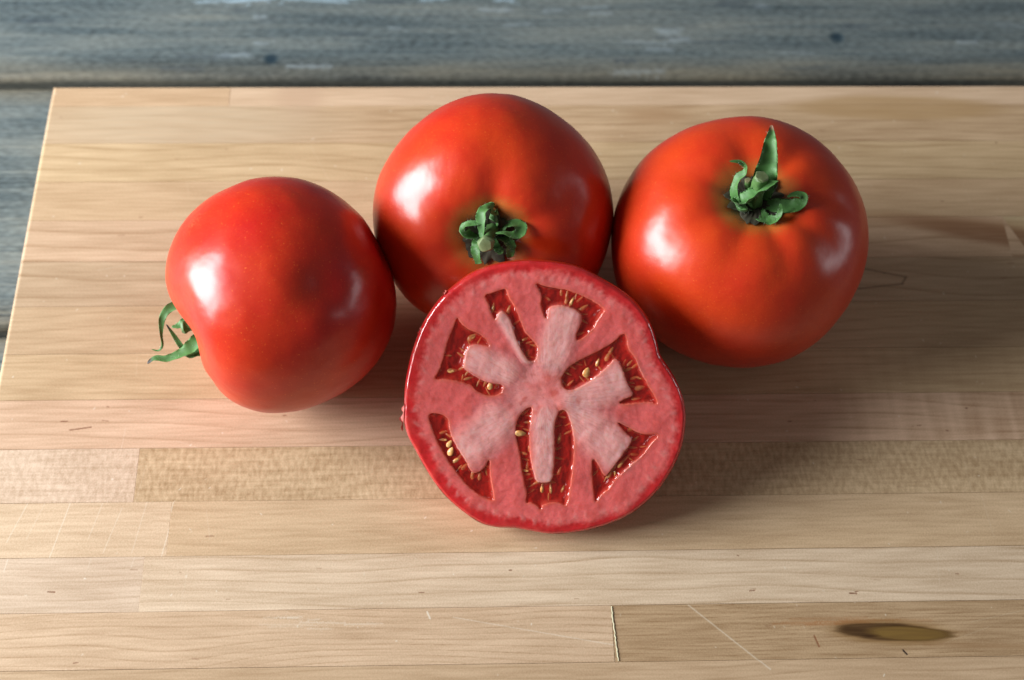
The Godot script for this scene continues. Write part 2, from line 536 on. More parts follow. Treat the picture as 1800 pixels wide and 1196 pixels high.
# ==================================================================== tomatoes
# One whole tomato: axis points out of the stem end; phi 0 is to the camera's right and grows towards its up.
# creases: [phi degrees, depth mm, width degrees, theta degrees, spread degrees]; dents: [direction in the camera's frame, depth mm, width in radians]
func tomato_body(o: Dictionary) -> Dictionary:
	var a: float = o.a
	var b: float = o.b
	var axis: Vector3 = (CR * o.axis.x + CU * o.axis.y + CB * o.axis.z).normalized()
	var bx := (CR - axis * CR.dot(axis)).normalized()
	if absf(CR.dot(axis)) > 0.8:
		bx = (CU - axis * CU.dot(axis)).normalized()
	var basis := Basis(bx, axis, bx.cross(axis))
	var nu := 288
	var nv := 150
	var s := Surf.new()
	var lobes: Array = o.lobes
	var inv := basis.inverse()
	var dents := []
	for d in o.dents:
		dents.append([(inv * (CR * d[0].x + CU * d[0].y + CB * d[0].z)).normalized(), d[1] * 0.001, d[2], d[3]])
	var wob := noise(FastNoiseLite.TYPE_SIMPLEX_SMOOTH, 1.0, o.seed, 2)
	for j in nv:
		var t := j / (nv - 1.0)
		var th := PI * pow(t, 1.25)
		for i in nu:
			var phi := TAU * i / nu
			var sn := sin(th)
			var cs := cos(th)
			var rho: float = a * pow(sn, 0.90) * (1.0 + o.shoulder * cs)
			var y: float = b * signf(cs) * pow(absf(cs), 0.92)
			for l in lobes:
				rho *= 1.0 + l[1] * cos(l[0] * (phi - deg_to_rad(l[2]))) * sn
			var rr := rho / a
			if cs > 0.0:
				y -= o.cavity * 0.001 * exp(-pow(rr / o.cavity_w, 2.0)) + 0.0006 * exp(-pow(rr / 0.2, 2.0)) * cos(5.0 * phi)
			else:
				y += 0.0012 * exp(-pow(rr / 0.2, 2.0))
			var p := Vector3(rho * cos(phi), y, -rho * sin(phi))
			var dir := p.normalized()
			var push := 0.0
			for c in o.creases:
				var dp := wrapf(phi - deg_to_rad(c[0]), -PI, PI) / deg_to_rad(c[2])
				var dt := (th - deg_to_rad(c[3])) / deg_to_rad(c[4])
				push -= c[1] * (0.001 if c[1] > 3.0 else 0.0007) * exp(-dp * dp) * exp(-dt * dt) * minf(1.0, rr * 4.0)
			for d in dents:
				var off: Vector3 = dir - d[0]
				var al: float = off.dot(d[3]) if d[3] is Vector3 else 0.0
				push -= d[1] * exp(-off.length_squared() / (d[2] * d[2]))
			push += 0.00022 * wob.get_noise_3dv(dir * 2.3) + 0.00004 * wob.get_noise_3dv(dir * 11.0)
			s.v.append(p + dir * push)
			s.uv.append(Vector2(i / float(nu), t))
	s.grid(nu, nv, true)
	s.smooth()
	if s.n[nu * nv / 2].dot(s.v[nu * nv / 2]) < 0.0:
		s.flip()
		s.smooth()
	for i in nu:   # the poles
		s.n[i] = Vector3.UP
		s.n[(nv - 1) * nu + i] = Vector3.DOWN
	# the seam needs a second column of texture coordinates
	var w := Surf.new()
	for j in nv:
		for i in nu + 1:
			var k := j * nu + i % nu
			w.v.append(s.v[k])
			w.n.append(s.n[k])
			w.uv.append(Vector2(i / float(nu), s.uv[k].y))
	w.grid(nu + 1, nv, false)
	var low := 1.0
	for p in s.v:
		low = minf(low, (basis * p).y)
	return {"mesh": w.mesh(), "basis": basis, "low": low, "stem": s.v[0].y}


func tomato_skin(sd: int, warm: float, scars := []) -> StandardMaterial3D:
	var w := 1024
	var h := 512
	var blot := noise(FastNoiseLite.TYPE_SIMPLEX_SMOOTH, 0.008, sd, 3)
	blot.domain_warp_enabled = false
	var big := blot.get_seamless_image(w, h)
	big.convert(Image.FORMAT_L8)
	var bb := big.get_data()
	var fn := noise(FastNoiseLite.TYPE_SIMPLEX_SMOOTH, 0.22, sd + 1, 3).get_seamless_image(w, h)
	fn.convert(Image.FORMAT_L8)
	var ff := fn.get_data()
	var r := RandomNumberGenerator.new()
	r.seed = sd * 7
	var data := PackedByteArray()
	data.resize(w * h * 3)
	for y in h:
		var th := PI * pow(y / (h - 1.0), 1.25)
		for x in w:
			var i := y * w + x
			var b := (bb[i] - 128) / 128.0
			var f := (ff[i] - 128) / 128.0
			var k := clampf(0.30 + warm + 0.22 * b + 0.18 * cos(th), 0.0, 1.0)
			var v := 1.0 + 0.05 * f
			var cr := lerpf(0.49, 0.66, k) * v
			var cg := lerpf(0.006, 0.058, k) * (1.0 + 0.22 * f)
			var cb := lerpf(0.007, 0.006, k)
			# the corky ring round the stem, yellowish at its rim
			var q := th + 0.05 * f + 0.03 * b
			if q < 0.34:
				var e := 1.0 - smoothstep(0.20, 0.34, q)
				cr = lerpf(cr, 0.42, e * 0.7)
				cg = lerpf(cg, 0.16, e * 0.7)
				cb = lerpf(cb, 0.03, e * 0.7)
				e = 1.0 - smoothstep(0.12, 0.22, q)
				cr = lerpf(cr, 0.10, e)
				cg = lerpf(cg, 0.085, e)
				cb = lerpf(cb, 0.035, e)
			data[i * 3] = lut[clampi(int(cr * 2048.0), 0, 2048)]
			data[i * 3 + 1] = lut[clampi(int(cg * 2048.0), 0, 2048)]
			data[i * 3 + 2] = lut[clampi(int(cb * 2048.0), 0, 2048)]
	var im := Image.create_from_data(w, h, false, Image.FORMAT_RGB8, data)
	# fine golden freckles
	for k in 5200:
		var y := int(h * pow(acos(r.randf_range(-1.0, 1.0)) / PI, 0.8))
		var x := r.randi_range(0, w - 1)
		y = clampi(y, 60, h - 1)
		var s := r.randf()
		im.set_pixel(x, y, im.get_pixel(x, y).lerp(Color(0.96, 0.55, 0.22), 0.22 + 0.5 * s * s))
		if s > 0.93:
			im.set_pixel((x + 1) % w, y, im.get_pixel((x + 1) % w, y).lerp(Color(0.96, 0.60, 0.25), 0.4))
	# pale scars: a scuffed patch, or a short row of corky dots. [direction in the tomato's own axes, radius, dots, stretch]
	for q in scars:
		var d: Vector3 = q[0]
		for e in q[2]:
			var off: Vector3 = Vector3(r.randfn(), r.randfn() * q[3], r.randfn()) * q[1] * 0.55
			var p: Vector3 = (d + off).normalized()
			var y := clampi(int(h * pow(acos(p.y) / PI, 0.8)), 0, h - 1)
			var x := posmod(int(w * atan2(-p.z, p.x) / TAU), w)
			im.set_pixel(x, y, im.get_pixel(x, y).lerp(Color(0.95, 0.56, 0.36), r.randf_range(0.2, 0.6)))
	var m := StandardMaterial3D.new()
	m.albedo_texture = ImageTexture.create_from_image(im)
	m.roughness = 0.32
	m.metallic_specular = 0.53
	m.subsurf_scatter_enabled = true
	m.subsurf_scatter_strength = 0.12
	return m


# One sepal: pts (right, up, towards the viewer) in picture-sized steps of mm, a width at each point, the way its flat side faces, and how deep it is folded.
func sepal(root: Node3D, inv: Basis, origin: Vector3, pts: Array, widths: Array, face: Vector3, fold: float, mat: Material, tip := Color(0, 0, 0, 0), called := "sepal") -> MeshInstance3D:
	var n := 34
	var m := 12
	var s := Surf.new()
	var line := []
	for i in n:
		line.append(catmull(pts, i / (n - 1.0)))
	for i in n:
		var t := i / (n - 1.0)
		var tan: Vector3 = (line[mini(i + 1, n - 1)] - line[maxi(i - 1, 0)]).normalized()
		var side := tan.cross(face).normalized()
		var nor := side.cross(tan).normalized()
		var w: float = maxf(catmull(widths, t), 0.05) * 0.64
		if i == n - 1:
			w *= 0.4
		for j in m:
			var a := TAU * j / m
			var across := cos(a)
			var thick := 0.22 * sin(a) * (1.0 - 0.55 * across * across) * minf(1.0, w / 0.5)
			var p: Vector3 = line[i] + side * (across * w * (1.0 - 0.25 * absf(fold))) + nor * (thick + fold * w * (across * across - 0.35) + w * absf(across) * (0.16 * sin(t * 19.0 + across * 2.0) + 0.10 * sin(t * 43.0 + across * 5.0)))
			s.v.append(inv * ((CR * p.x + CU * p.y + CB * p.z) * 0.001) + origin)
			var g := rng.randf_range(0.85, 1.15)
			var c := Color(0.027, 0.088, 0.017).lerp(Color(0.10, 0.26, 0.062), clampf(0.25 + 0.55 * absf(across) * absf(across) + 0.2 * sin(a), 0.0, 1.0)) * g
			if tip.a > 0.0:
				c = c.lerp(tip, smoothstep(0.84, 0.93, t))
			c.a = 1.0
			s.c.append(c)
	s.grid(m, n, true)
	for e in [0, n - 1]:   # close both ends
		var mid := s.v.size()
		s.v.append((s.v[e * m] + s.v[e * m + m / 2]) * 0.5)
		s.c.append(s.c[e * m])
		for j in m:
			if e == 0:
				s.tri(mid, e * m + (j + 1) % m, e * m + j)
			else:
				s.tri(mid, e * m + j, e * m + (j + 1) % m)
	s.smooth()
	var q := n / 2 * m
	var centre := (s.v[q] + s.v[q + m / 2]) * 0.5
	if s.n[q].dot(s.v[q] - centre) < 0.0:
		s.flip()
		s.smooth()
	var leaf := part(called, s.mesh(), mat, root)
	var hs := Surf.new()
	for e in 46:
		var k := rng.randi_range(m * 2, m * (n - 4))
		var p := s.v[k]
		var d := (s.n[k] + Vector3(rng.randf_range(-0.5, 0.5), rng.randf_range(-0.5, 0.5), rng.randf_range(-0.5, 0.5))).normalized()
		var sd := d.cross(Vector3(0.31, 0.8, 0.5)).normalized()
		var up := sd.cross(d)
		var l := rng.randf_range(0.0005, 0.0013)
		var c0 := hs.v.size()
		for w3 in 3:
			var o := sd * cos(w3 * TAU / 3.0) + up * sin(w3 * TAU / 3.0)
			hs.v.append(p + o * 0.00004)
			hs.n.append(o)
		hs.v.append(p + d * l)
		hs.n.append(d)
		for w3 in 3:
			hs.tri(c0 + w3, c0 + (w3 + 1) % 3, c0 + 3)
	var fuzz := part("hairs", hs.mesh(), std(Color(0.42, 0.52, 0.40), 0.5), leaf)
	fuzz.set_meta("kind", "stuff")
	return leaf


# A stem stub: a ribbed tube along the points, its end cut flat and paler.
func stub(root: Node3D, inv: Basis, origin: Vector3, pts: Array, radii: Array, mat: Material, cut := Color(0.30, 0.33, 0.16)) -> void:
	var n := 30
	var m := 20
	var s := Surf.new()
	var line := []
	for i in n:
		line.append(catmull(pts, i / (n - 1.0)))
	for i in n:
		var t := i / (n - 1.0)
		var tan: Vector3 = (line[mini(i + 1, n - 1)] - line[maxi(i - 1, 0)]).normalized()
		var side := tan.cross(Vector3(0.3, 0.2, 0.93)).normalized()
		var nor := side.cross(tan).normalized()
		var r: float = catmull(radii, t)
		for j in m:
			var a := TAU * j / m
			var rr := r * (1.0 + 0.07 * cos(5.0 * a + t * 3.0) + 0.05 * sin(13.0 * t + 2.0 * a) + rng.randf_range(-0.03, 0.03))
			var p: Vector3 = line[i] + (side * cos(a) + nor * sin(a)) * rr
			s.v.append(inv * ((CR * p.x + CU * p.y + CB * p.z) * 0.001) + origin)
			var c := Color(0.075, 0.165, 0.04).lerp(cut, smoothstep(0.66, 0.97, t)) * rng.randf_range(0.8, 1.2)
			c.a = 1.0
			s.c.append(c)
	s.grid(m, n, true)
	var mid := s.v.size()
	var acc := Vector3.ZERO
	for j in m:
		acc += s.v[(n - 1) * m + j]
	s.v.append(acc / m)
	s.c.append(Color(cut.r * 0.7, cut.g * 0.7, cut.b * 0.6))
	for j in m:
		s.tri(mid, (n - 1) * m + j, (n - 1) * m + (j + 1) % m)
	s.smooth()
	var centre := Vector3.ZERO
	for j in m:
		centre += s.v[(n / 2) * m + j] / m
	if s.n[(n / 2) * m].dot(s.v[(n / 2) * m] - centre) < 0.0:
		s.flip()
		s.smooth()
	part("stem", s.mesh(), mat, root)


# The torn, dried ring of cork under the sepals, lying in the hollow.
func cork(root: Node3D, stem_y: float, r0: float, r1: float, lift: float, a: float, sd: int) -> void:
	var s := Surf.new()
	var f := noise(FastNoiseLite.TYPE_SIMPLEX_SMOOTH, 1.0, sd, 3)
	var n := 72
	for k in 6:
		for i in n:
			var ph := TAU * i / n
			var e := f.get_noise_2d(cos(ph) * 2.0, sin(ph) * 2.0)
			var t := k / 5.0
			var r := lerpf(r0, r1 * (1.0 + 0.35 * e), minf(t * 1.25, 1.0))
			var y := lift * (sin(t * PI * 0.9) + 0.5 * f.get_noise_2d(cos(ph) * 7.0 + t * 5.0, sin(ph) * 7.0)) + 0.085 * r * r / a * 10.0
			s.v.append(Vector3(r * cos(ph), stem_y + y, -r * sin(ph)))
			var g := 0.6 + 0.8 * absf(f.get_noise_2d(i * 0.9, k * 2.3))
			s.c.append(Color(0.060 * g, 0.052 * g, 0.030 * g))
	s.grid(n, 6, true)
	s.smooth()
	if s.n[n * 3].y < 0.0:
		s.flip()
		s.smooth()
	var m := std(Color.WHITE, 0.8)
	m.vertex_color_use_as_albedo = true
	part("corky_ring", s.mesh(), m, root)


func leaf_material() -> StandardMaterial3D:
	var m := std(Color.WHITE, 0.55)
	m.vertex_color_use_as_albedo = true
	m.rim_enabled = true
	m.rim = 0.08
	m.rim_tint = 0.4
	m.backlight_enabled = true
	m.backlight = Color(0.14, 0.20, 0.06)
	return m


# zoomed picture steps -> mm: x right, y up
func zz(list: Array, cx: float, cy: float, per: float, depth: Array) -> Array:
	var out := []
	for i in list.size() / 2:
		out.append(Vector3((list[2 * i] - cx) * per, -(list[2 * i + 1] - cy) * per, depth[i]))
	return out


func put_tomato(called: String, label: String, o: Dictionary, centre: Vector3, warm: float) -> Array:
	var t := thing(called, label, "tomato", "whole tomatoes on the board")
	var b := tomato_body(o)
	t.transform = Transform3D(b.basis, centre)
	var scars := []
	var inv: Basis = b.basis.inverse()
	for q in o.get("scars", []):
		scars.append([inv * ((CR * q[0].x + CU * q[0].y + CB * q[0].z).normalized()), q[1], q[2], q[3]])
	part("skin", b.mesh, tomato_skin(o.seed, warm, scars), t)
	return [t, b.basis.inverse(), b.stem, o.a]


func left_tomato() -> void:
	var o := {
		"a": 0.0386, "b": 0.0368, "axis": Vector3(-0.90, -0.42, -0.06), "shoulder": 0.03, "cavity": 9.5, "cavity_w": 0.36, "seed": 101, "scars": [[Vector3(-0.66, 0.60, 0.45), 0.11, 260, 1.0]],
		"lobes": [[1, 0.03, 0.0], [2, 0.012, 0.0], [3, 0.008, 10.0]],
		"creases": [[90.0, 4.6, 36.0, 31.0, 20.0], [268.0, 4.4, 34.0, 31.0, 19.0], [215.0, 1.0, 14.0, 34.0, 24.0], [150.0, 0.8, 14.0, 30.0, 20.0], [10.0, 1.0, 14.0, 30.0, 20.0]],
		"dents": [[Vector3(0.46, 0.06, 0.88), 2.0, 0.19, null], [Vector3(0.46, -0.26, 0.85), -1.2, 0.20, null], [Vector3(-0.55, 0.52, 0.62), 1.0, 0.30, null]],
	}
	var t := put_tomato("tomato", "red tomato lying on its side, its green stem pointing left", o, Vector3(-0.0777, 0.0387, 0.0068), 0.04)
	var mat := leaf_material()
	var at := Vector3(0, t[2] + 0.0025, 0)
	var per := 0.0295
	# in the 7x view of this calyx its middle is at (760, 640)
	sepal(t[0], t[1], at, zz([800, 520, 600, 330, 470, 315, 350, 370, 287, 480, 278, 640, 292, 770, 245, 830, 170, 812], 760, 640, per, [-1.5, 1.0, 1.5, 2.0, 2.0, 2.0, 2.0, 2.0, 2.0]), [2.4, 3.2, 2.9, 2.4, 1.9, 0.9, 0.7, 0.6, 0.2], Vector3(0.3, 0.5, 0.8), 0.35, mat)
	sepal(t[0], t[1], at, zz([800, 500, 640, 330, 540, 245, 430, 250, 335, 345], 760, 640, per, [-2.0, -1.5, -1.5, -1.5, -1.5]), [2.0, 2.2, 2.0, 1.7, 0.3], Vector3(-0.2, 0.6, 0.7), -0.3, mat)
	sepal(t[0], t[1], at, zz([800, 560, 640, 440, 560, 460, 440, 540, 350, 560], 760, 640, per, [-4.0, -4.0, -4.0, -4.0, -4.0]), [2.2, 2.3, 2.3, 2.2, 0.5], Vector3(0.1, 0.5, 0.8), 0.3, mat)
	sepal(t[0], t[1], at, zz([800, 700, 660, 850, 560, 880, 480, 780, 400, 660, 312, 530], 760, 640, per, [-3.0, -2.0, -1.5, -1.0, -1.0, -1.0]), [2.0, 1.8, 1.6, 1.5, 1.2, 0.3], Vector3(0.2, 0.2, 0.9), 0.3, mat, Color(0.02, 0.018, 0.012, 1.0))
	sepal(t[0], t[1], at, zz([830, 560, 720, 680, 620, 790, 490, 870, 350, 920, 215, 915, 130, 975], 760, 640, per, [-1.0, 1.5, 2.5, 3.0, 3.0, 3.0, 3.0]), [2.6, 4.2, 4.0, 3.0, 2.0, 1.7, 0.5], Vector3(-0.1, 0.45, 0.9), 0.30, mat, Color(0.035, 0.022, 0.015, 1.0))
	sepal(t[0], t[1], at, zz([860, 740, 820, 805, 720, 860, 590, 895], 760, 640, per, [1.0, 1.5, 1.5, 1.5]), [2.0, 1.9, 1.7, 0.4], Vector3(0.0, 0.5, 0.85), 0.25, mat)
	stub(t[0], t[1], at, zz([860, 560, 680, 545, 580, 555, 535, 560, 500, 565], 760, 640, per, [0.0, 0.5, 0.5, 0.5, 0.5]), [1.7, 1.6, 1.5, 2.3, 1.8], mat, Color(0.13, 0.22, 0.09))
	cork(t[0], t[2] + 0.0012, 0.001, 0.0052, 0.0006, t[3], 4)


func back_tomato() -> void:
	var o := {
		"a": 0.0411, "b": 0.0378, "axis": Vector3(-0.025, -0.31, 0.95), "shoulder": 0.03, "cavity": 8.5, "cavity_w": 0.34, "seed": 202, "scars": [[Vector3(-0.76, 0.0, 0.65), 0.035, 26, 3.0]],
		"lobes": [[2, 0.008, 0.0], [3, 0.010, 90.0], [5, 0.008, 20.0]],
		"creases": [[84.0, 2.4, 17.0, 26.0, 22.0], [22.0, 1.5, 13.0, 27.0, 20.0], [-14.0, 1.8, 10.0, 26.0, 18.0], [152.0, 1.5, 15.0, 27.0, 20.0], [205.0, 1.2, 14.0, 26.0, 18.0], [262.0, 1.0, 14.0, 26.0, 18.0], [-55.0, 1.0, 12.0, 26.0, 18.0]],
		"dents": [[Vector3(0.60, 0.10, 0.78), 0.7, 0.20, null]],
	}
	var t := put_tomato("tomato", "red tomato behind the cut half, its curled green stem tilted forward", o, Vector3(-0.0068, 0.0399, -0.0266), 0.12)
	var mat := leaf_material()
	var at := Vector3(0, t[2] + 0.001, 0)
	var per := 0.0249
	sepal(t[0], t[1], at, zz([690, 620, 730, 480, 700, 375, 620, 335, 555, 395, 540, 520, 548, 640, 545, 720], 650, 660, per, [0.5, 3.0, 6.0, 7.5, 8.5, 8.0, 7.0, 6.5]), [2.4, 3.6, 4.2, 3.8, 3.2, 2.8, 2.0, 1.0], Vector3(-0.3, 0.6, 0.7), 0.35, mat)
	sepal(t[0], t[1], at, zz([620, 650, 480, 690, 370, 670, 310, 600, 350, 545, 450, 535, 560, 540], 650, 660, per, [0.5, 2.5, 4.5, 5.5, 7.0, 7.5, 7.5]), [2.2, 2.8, 3.0, 2.6, 2.2, 1.7, 0.7], Vector3(-0.3, 0.5, 0.8), 0.35, mat)
	sepal(t[0], t[1], at, zz([720, 640, 840, 540, 960, 520, 1045, 570, 1040, 660, 950, 690, 840, 660, 725, 665], 650, 660, per, [0.5, 3.0, 5.0, 6.0, 6.5, 7.5, 8.0, 8.0]), [2.2, 3.6, 4.2, 3.6, 3.0, 2.4, 1.3, 0.4], Vector3(0.2, 0.5, 0.85), 0.32, mat)
	sepal(t[0], t[1], at, zz([740, 690, 850, 740, 905, 800, 915, 890, 890, 970], 650, 660, per, [0.5, 4.0, 5.0, 5.5, 5.0]), [2.2, 3.4, 3.4, 2.8, 1.6], Vector3(0.5, 0.3, 0.8), 0.35, mat)
	sepal(t[0], t[1], at, zz([600, 690, 500, 740, 465, 830, 480, 940, 515, 1050], 650, 660, per, [0.5, 3.5, 5.0, 5.5, 4.5]), [2.0, 2.6, 2.8, 2.6, 2.0], Vector3(-0.5, 0.3, 0.8), 0.45, mat)
	sepal(t[0], t[1], at, zz([690, 720, 740, 830, 790, 900, 830, 880], 650, 660, per, [0.5, 3.5, 5.5, 6.5]), [1.8, 2.2, 2.4, 0.9], Vector3(0.0, 0.6, 0.8), 0.3, mat)
	stub(t[0], t[1], at, zz([690, 560, 670, 620, 640, 700, 618, 765, 600, 805, 596, 825], 650, 660, per, [0.0, 3.5, 6.0, 7.0, 9.2, 10.4]), [2.1, 1.9, 1.8, 2.2, 2.7, 1.9], mat, Color(0.19, 0.25, 0.11))
	cork(t[0], t[2] + 0.0012, 0.001, 0.0085, 0.0009, t[3], 8)


func right_tomato() -> void:
	var o := {
		"a": 0.0433, "b": 0.0391, "axis": Vector3(0.035, 0.385, 0.92), "shoulder": 0.03, "cavity": 9.0, "cavity_w": 0.34, "seed": 303,
		"lobes": [[2, 0.010, 20.0], [3, 0.008, 60.0], [5, 0.007, 0.0]],
		"creases": [[-2.0, 2.2, 9.0, 25.0, 20.0], [-33.0, 1.9, 11.0, 25.0, 18.0], [48.0, 1.4, 12.0, 25.0, 20.0], [98.0, 1.3, 14.0, 26.0, 22.0], [160.0, 2.0, 14.0, 27.0, 20.0], [205.0, 1.1, 13.0, 25.0, 18.0], [250.0, 1.0, 13.0, 25.0, 16.0], [-70.0, 1.1, 11.0, 25.0, 16.0]],
		"dents": [[Vector3(0.62, -0.06, 0.78), 0.7, 0.16, null], [Vector3(-0.80, 0.30, 0.5), 0.8, 0.25, null]],
	}
	var t := put_tomato("tomato", "largest red tomato, at the right, standing upright with a tall green sepal", o, Vector3(0.0772, 0.0394, -0.0137), 0.20)
	var mat := leaf_material()
	var at := Vector3(0, t[2] + 0.001, 0)
	var per := 0.0339
	# in the 5x view of this calyx its middle is at (510, 800)
	sepal(t[0], t[1], at, zz([560, 760, 575, 650, 590, 540, 610, 400, 622, 250, 630, 170, 632, 100], 510, 800, per, [1.0, 4.5, 6.5, 8.0, 8.5, 8.5, 8.5]), [5.0, 7.2, 6.6, 5.0, 3.5, 2.0, 0.7], Vector3(-0.15, -0.35, 0.92), 0.50, mat, Color(0.20, 0.10, 0.05, 0.8))
	sepal(t[0], t[1], at, zz([440, 800, 340, 800, 300, 700, 325, 590, 385, 545, 390, 490, 330, 450, 232, 445], 510, 800, per, [0.5, 3.0, 5.0, 6.0, 7.0, 8.0, 9.0, 9.5]), [2.6, 3.2, 3.0, 2.4, 1.9, 1.5, 1.2, 0.4], Vector3(-0.75, 0.1, 0.65), 0.3, mat)
	sepal(t[0], t[1], at, zz([480, 850, 380, 890, 330, 850, 410, 790, 520, 725, 620, 665, 690, 632], 510, 800, per, [0.5, 4.0, 7.0, 8.5, 9.5, 10.0, 10.0]), [3.0, 4.4, 5.4, 5.2, 3.8, 2.2, 0.5], Vector3(0.35, 0.80, 0.5), 0.55, mat)
	sepal(t[0], t[1], at, zz([580, 830, 700, 850, 830, 860, 930, 820, 940, 760, 870, 745, 795, 770], 510, 800, per, [0.5, 3.5, 5.0, 5.5, 6.0, 6.0, 6.0]), [2.6, 4.0, 4.4, 3.2, 2.2, 1.7, 0.5], Vector3(0.0, 0.3, 0.95), 0.35, mat)
	sepal(t[0], t[1], at, zz([520, 860, 540, 940, 620, 990, 690, 980, 722, 910, 715, 840], 510, 800, per, [0.5, 4.0, 5.5, 6.5, 7.5, 8.5]), [2.8, 4.0, 3.6, 2.4, 1.5, 0.5], Vector3(-0.2, 0.6, 0.75), 0.35, mat)
	stub(t[0], t[1], at, zz([500, 820, 505, 740, 515, 660, 530, 600, 534, 585], 510, 800, per, [0.0, 4.5, 7.5, 9.5, 10.2]), [2.8, 2.4, 2.2, 2.3, 1.9], mat, Color(0.16, 0.21, 0.09))
	stub(t[0], t[1], at, zz([450, 720, 420, 650, 412, 610], 510, 800, per, [2.0, 5.5, 7.5]), [0.9, 1.0, 0.9], mat, Color(0.22, 0.2, 0.10))
	cork(t[0], t[2] + 0.0012, 0.001, 0.0088, 0.0010, t[3], 15)


# ==================================================================== the cut half
const FLAT_OUT := [-6.3, 44.1, 1.5, 43.9, 9.5, 42.5, 16.7, 39.2, 23.2, 35.6, 28.1, 31.9, 32.4, 26.5, 35.2, 20.2, 36.7, 15.4, 40.6, 10.0, 43.8, 4.4, 45.8, -2.0, 46.1, -9.4, 44.8, -16.9, 42.0, -23.7, 37.7, -30.5, 31.6, -36.7, 23.8, -41.3, 15.1, -44.3, 5.4, -45.8, -1.9, -45.1, -7.6, -44.4, -13.3, -44.4, -19.0, -43.0, -25.7, -38.7, -31.5, -33.5, -36.6, -26.7, -40.9, -19.4, -43.5, -14.6, -44.8, -9.7, -45.0, -3.2, -44.7, 3.4, -43.5, 10.7, -41.4, 18.1, -38.8, 24.2, -34.7, 30.4, -30.2, 35.0, -24.9, 39.2, -18.7, 41.9, -12.5, 43.4]
const HOLLOWS := {
	"a": [-20.7, 32.4, -17.2, 33.5, -13.7, 35.0, -13.1, 32.3, -11.1, 29.6, -9.2, 25.7, -7.5, 21.3, -3.0, 17.1, -2.6, 14.7, -3.5, 12.0, -5.5, 11.9, -7.2, 14.1, -8.9, 17.2, -10.7, 21.2, -11.8, 24.7, -13.7, 27.4, -15.6, 27.7, -16.8, 24.3, -18.1, 27.2, -19.4, 30.8],
	"b": [-4.8, 37.4, -1.2, 36.0, 5.1, 35.5, 10.7, 33.8, 18.2, 30.0, 16.2, 27.3, 14.8, 24.0, 13.0, 21.5, 9.6, 18.9, 9.2, 20.9, 11.0, 25.4, 10.6, 28.2, 7.8, 29.7, 4.6, 30.6, 0.7, 30.1, -0.2, 28.9, -0.3, 25.7, -1.5, 27.2, -2.4, 30.0, -2.2, 33.6],
	"c": [24.9, 22.9, 25.9, 17.3, 28.8, 14.2, 30.3, 10.3, 33.8, 4.7, 37.2, -0.4, 33.3, 0.5, 27.8, -0.6, 24.8, -0.8, 24.4, 0.0, 28.8, 2.1, 28.3, 3.3, 26.1, 6.8, 24.7, 10.8, 22.5, 14.7, 19.9, 11.4, 16.9, 8.4, 13.9, 5.8, 9.6, 3.2, 7.3, 2.8, 5.6, 4.6, 5.2, 6.6, 6.5, 9.5, 9.5, 12.1, 14.2, 14.7, 18.0, 16.9, 21.8, 19.5],
	"d": [23.8, -6.8, 26.6, -7.9, 29.9, -9.8, 33.2, -10.7, 38.0, -10.2, 35.7, -12.8, 34.3, -14.9, 32.8, -17.5, 29.0, -21.0, 26.0, -24.4, 23.7, -26.6, 23.1, -28.8, 20.0, -31.4, 18.7, -34.4, 17.9, -30.7, 17.0, -24.1, 16.7, -19.1, 18.6, -21.1, 20.0, -23.9, 21.4, -25.7, 23.1, -22.9, 26.4, -17.8, 29.3, -13.1, 28.8, -11.5, 26.7, -9.9],
	"e": [-8.5, -8.0, -6.3, -4.6, -3.6, -2.8, -3.8, -6.9, -4.2, -11.9, -3.6, -19.3, -2.1, -25.0, -1.1, -28.3, 4.1, -28.2, 4.6, -22.2, 4.2, -14.7, 3.9, -8.2, 5.0, -4.4, 6.4, -3.5, 7.7, -4.3, 9.5, -8.7, 10.6, -14.4, 10.5, -22.7, 10.0, -29.4, 9.6, -33.6, 8.9, -35.7, 7.3, -34.7, 4.0, -34.6, 1.3, -35.7, 0.8, -37.6, 0.1, -36.2, -2.4, -35.0, -4.0, -35.5, -3.8, -31.8, -5.7, -25.2, -6.5, -19.4, -8.3, -13.7],
	"f": [-37.3, -6.9, -32.5, -7.1, -30.5, -8.6, -29.9, -13.1, -27.3, -17.9, -24.3, -21.9, -22.6, -26.0, -20.1, -26.3, -17.8, -24.1, -16.6, -20.7, -16.4, -25.7, -15.5, -30.7, -14.3, -35.2, -17.0, -34.5, -21.9, -31.8, -27.0, -26.2, -31.2, -20.6, -35.1, -13.4],
	"g": [-28.9, 25.1, -27.7, 22.8, -24.9, 20.9, -22.1, 20.2, -19.7, 18.3, -18.0, 16.0, -20.0, 16.3, -23.1, 16.7, -25.5, 15.2, -26.1, 10.8, -26.4, 8.3, -22.7, 6.1, -19.9, 4.6, -17.4, 3.9, -13.1, 3.7, -13.7, 1.2, -15.7, -0.1, -18.5, -0.1, -21.7, 1.2, -23.4, 3.2, -27.4, 4.2, -31.8, 4.8, -35.7, 4.2, -33.9, 7.1, -32.8, 11.2, -31.8, 16.1, -30.4, 20.2],
}
# the pale fingers of placenta: from, to, half width
const FINGERS := [[-6.0, 13.0, -14.6, 26.5, 2.4], [2.0, 13.0, 5.2, 27.0, 5.6], [11.0, 0.0, 24.0, 7.5, 6.5], [13.0, -7.0, 24.0, -16.0, 7.0], [1.0, -6.0, 1.3, -27.0, 4.4], [-15.0, -9.0, -23.0, -17.0, 7.0], [-13.0, 8.0, -23.5, 11.5, 5.2]]
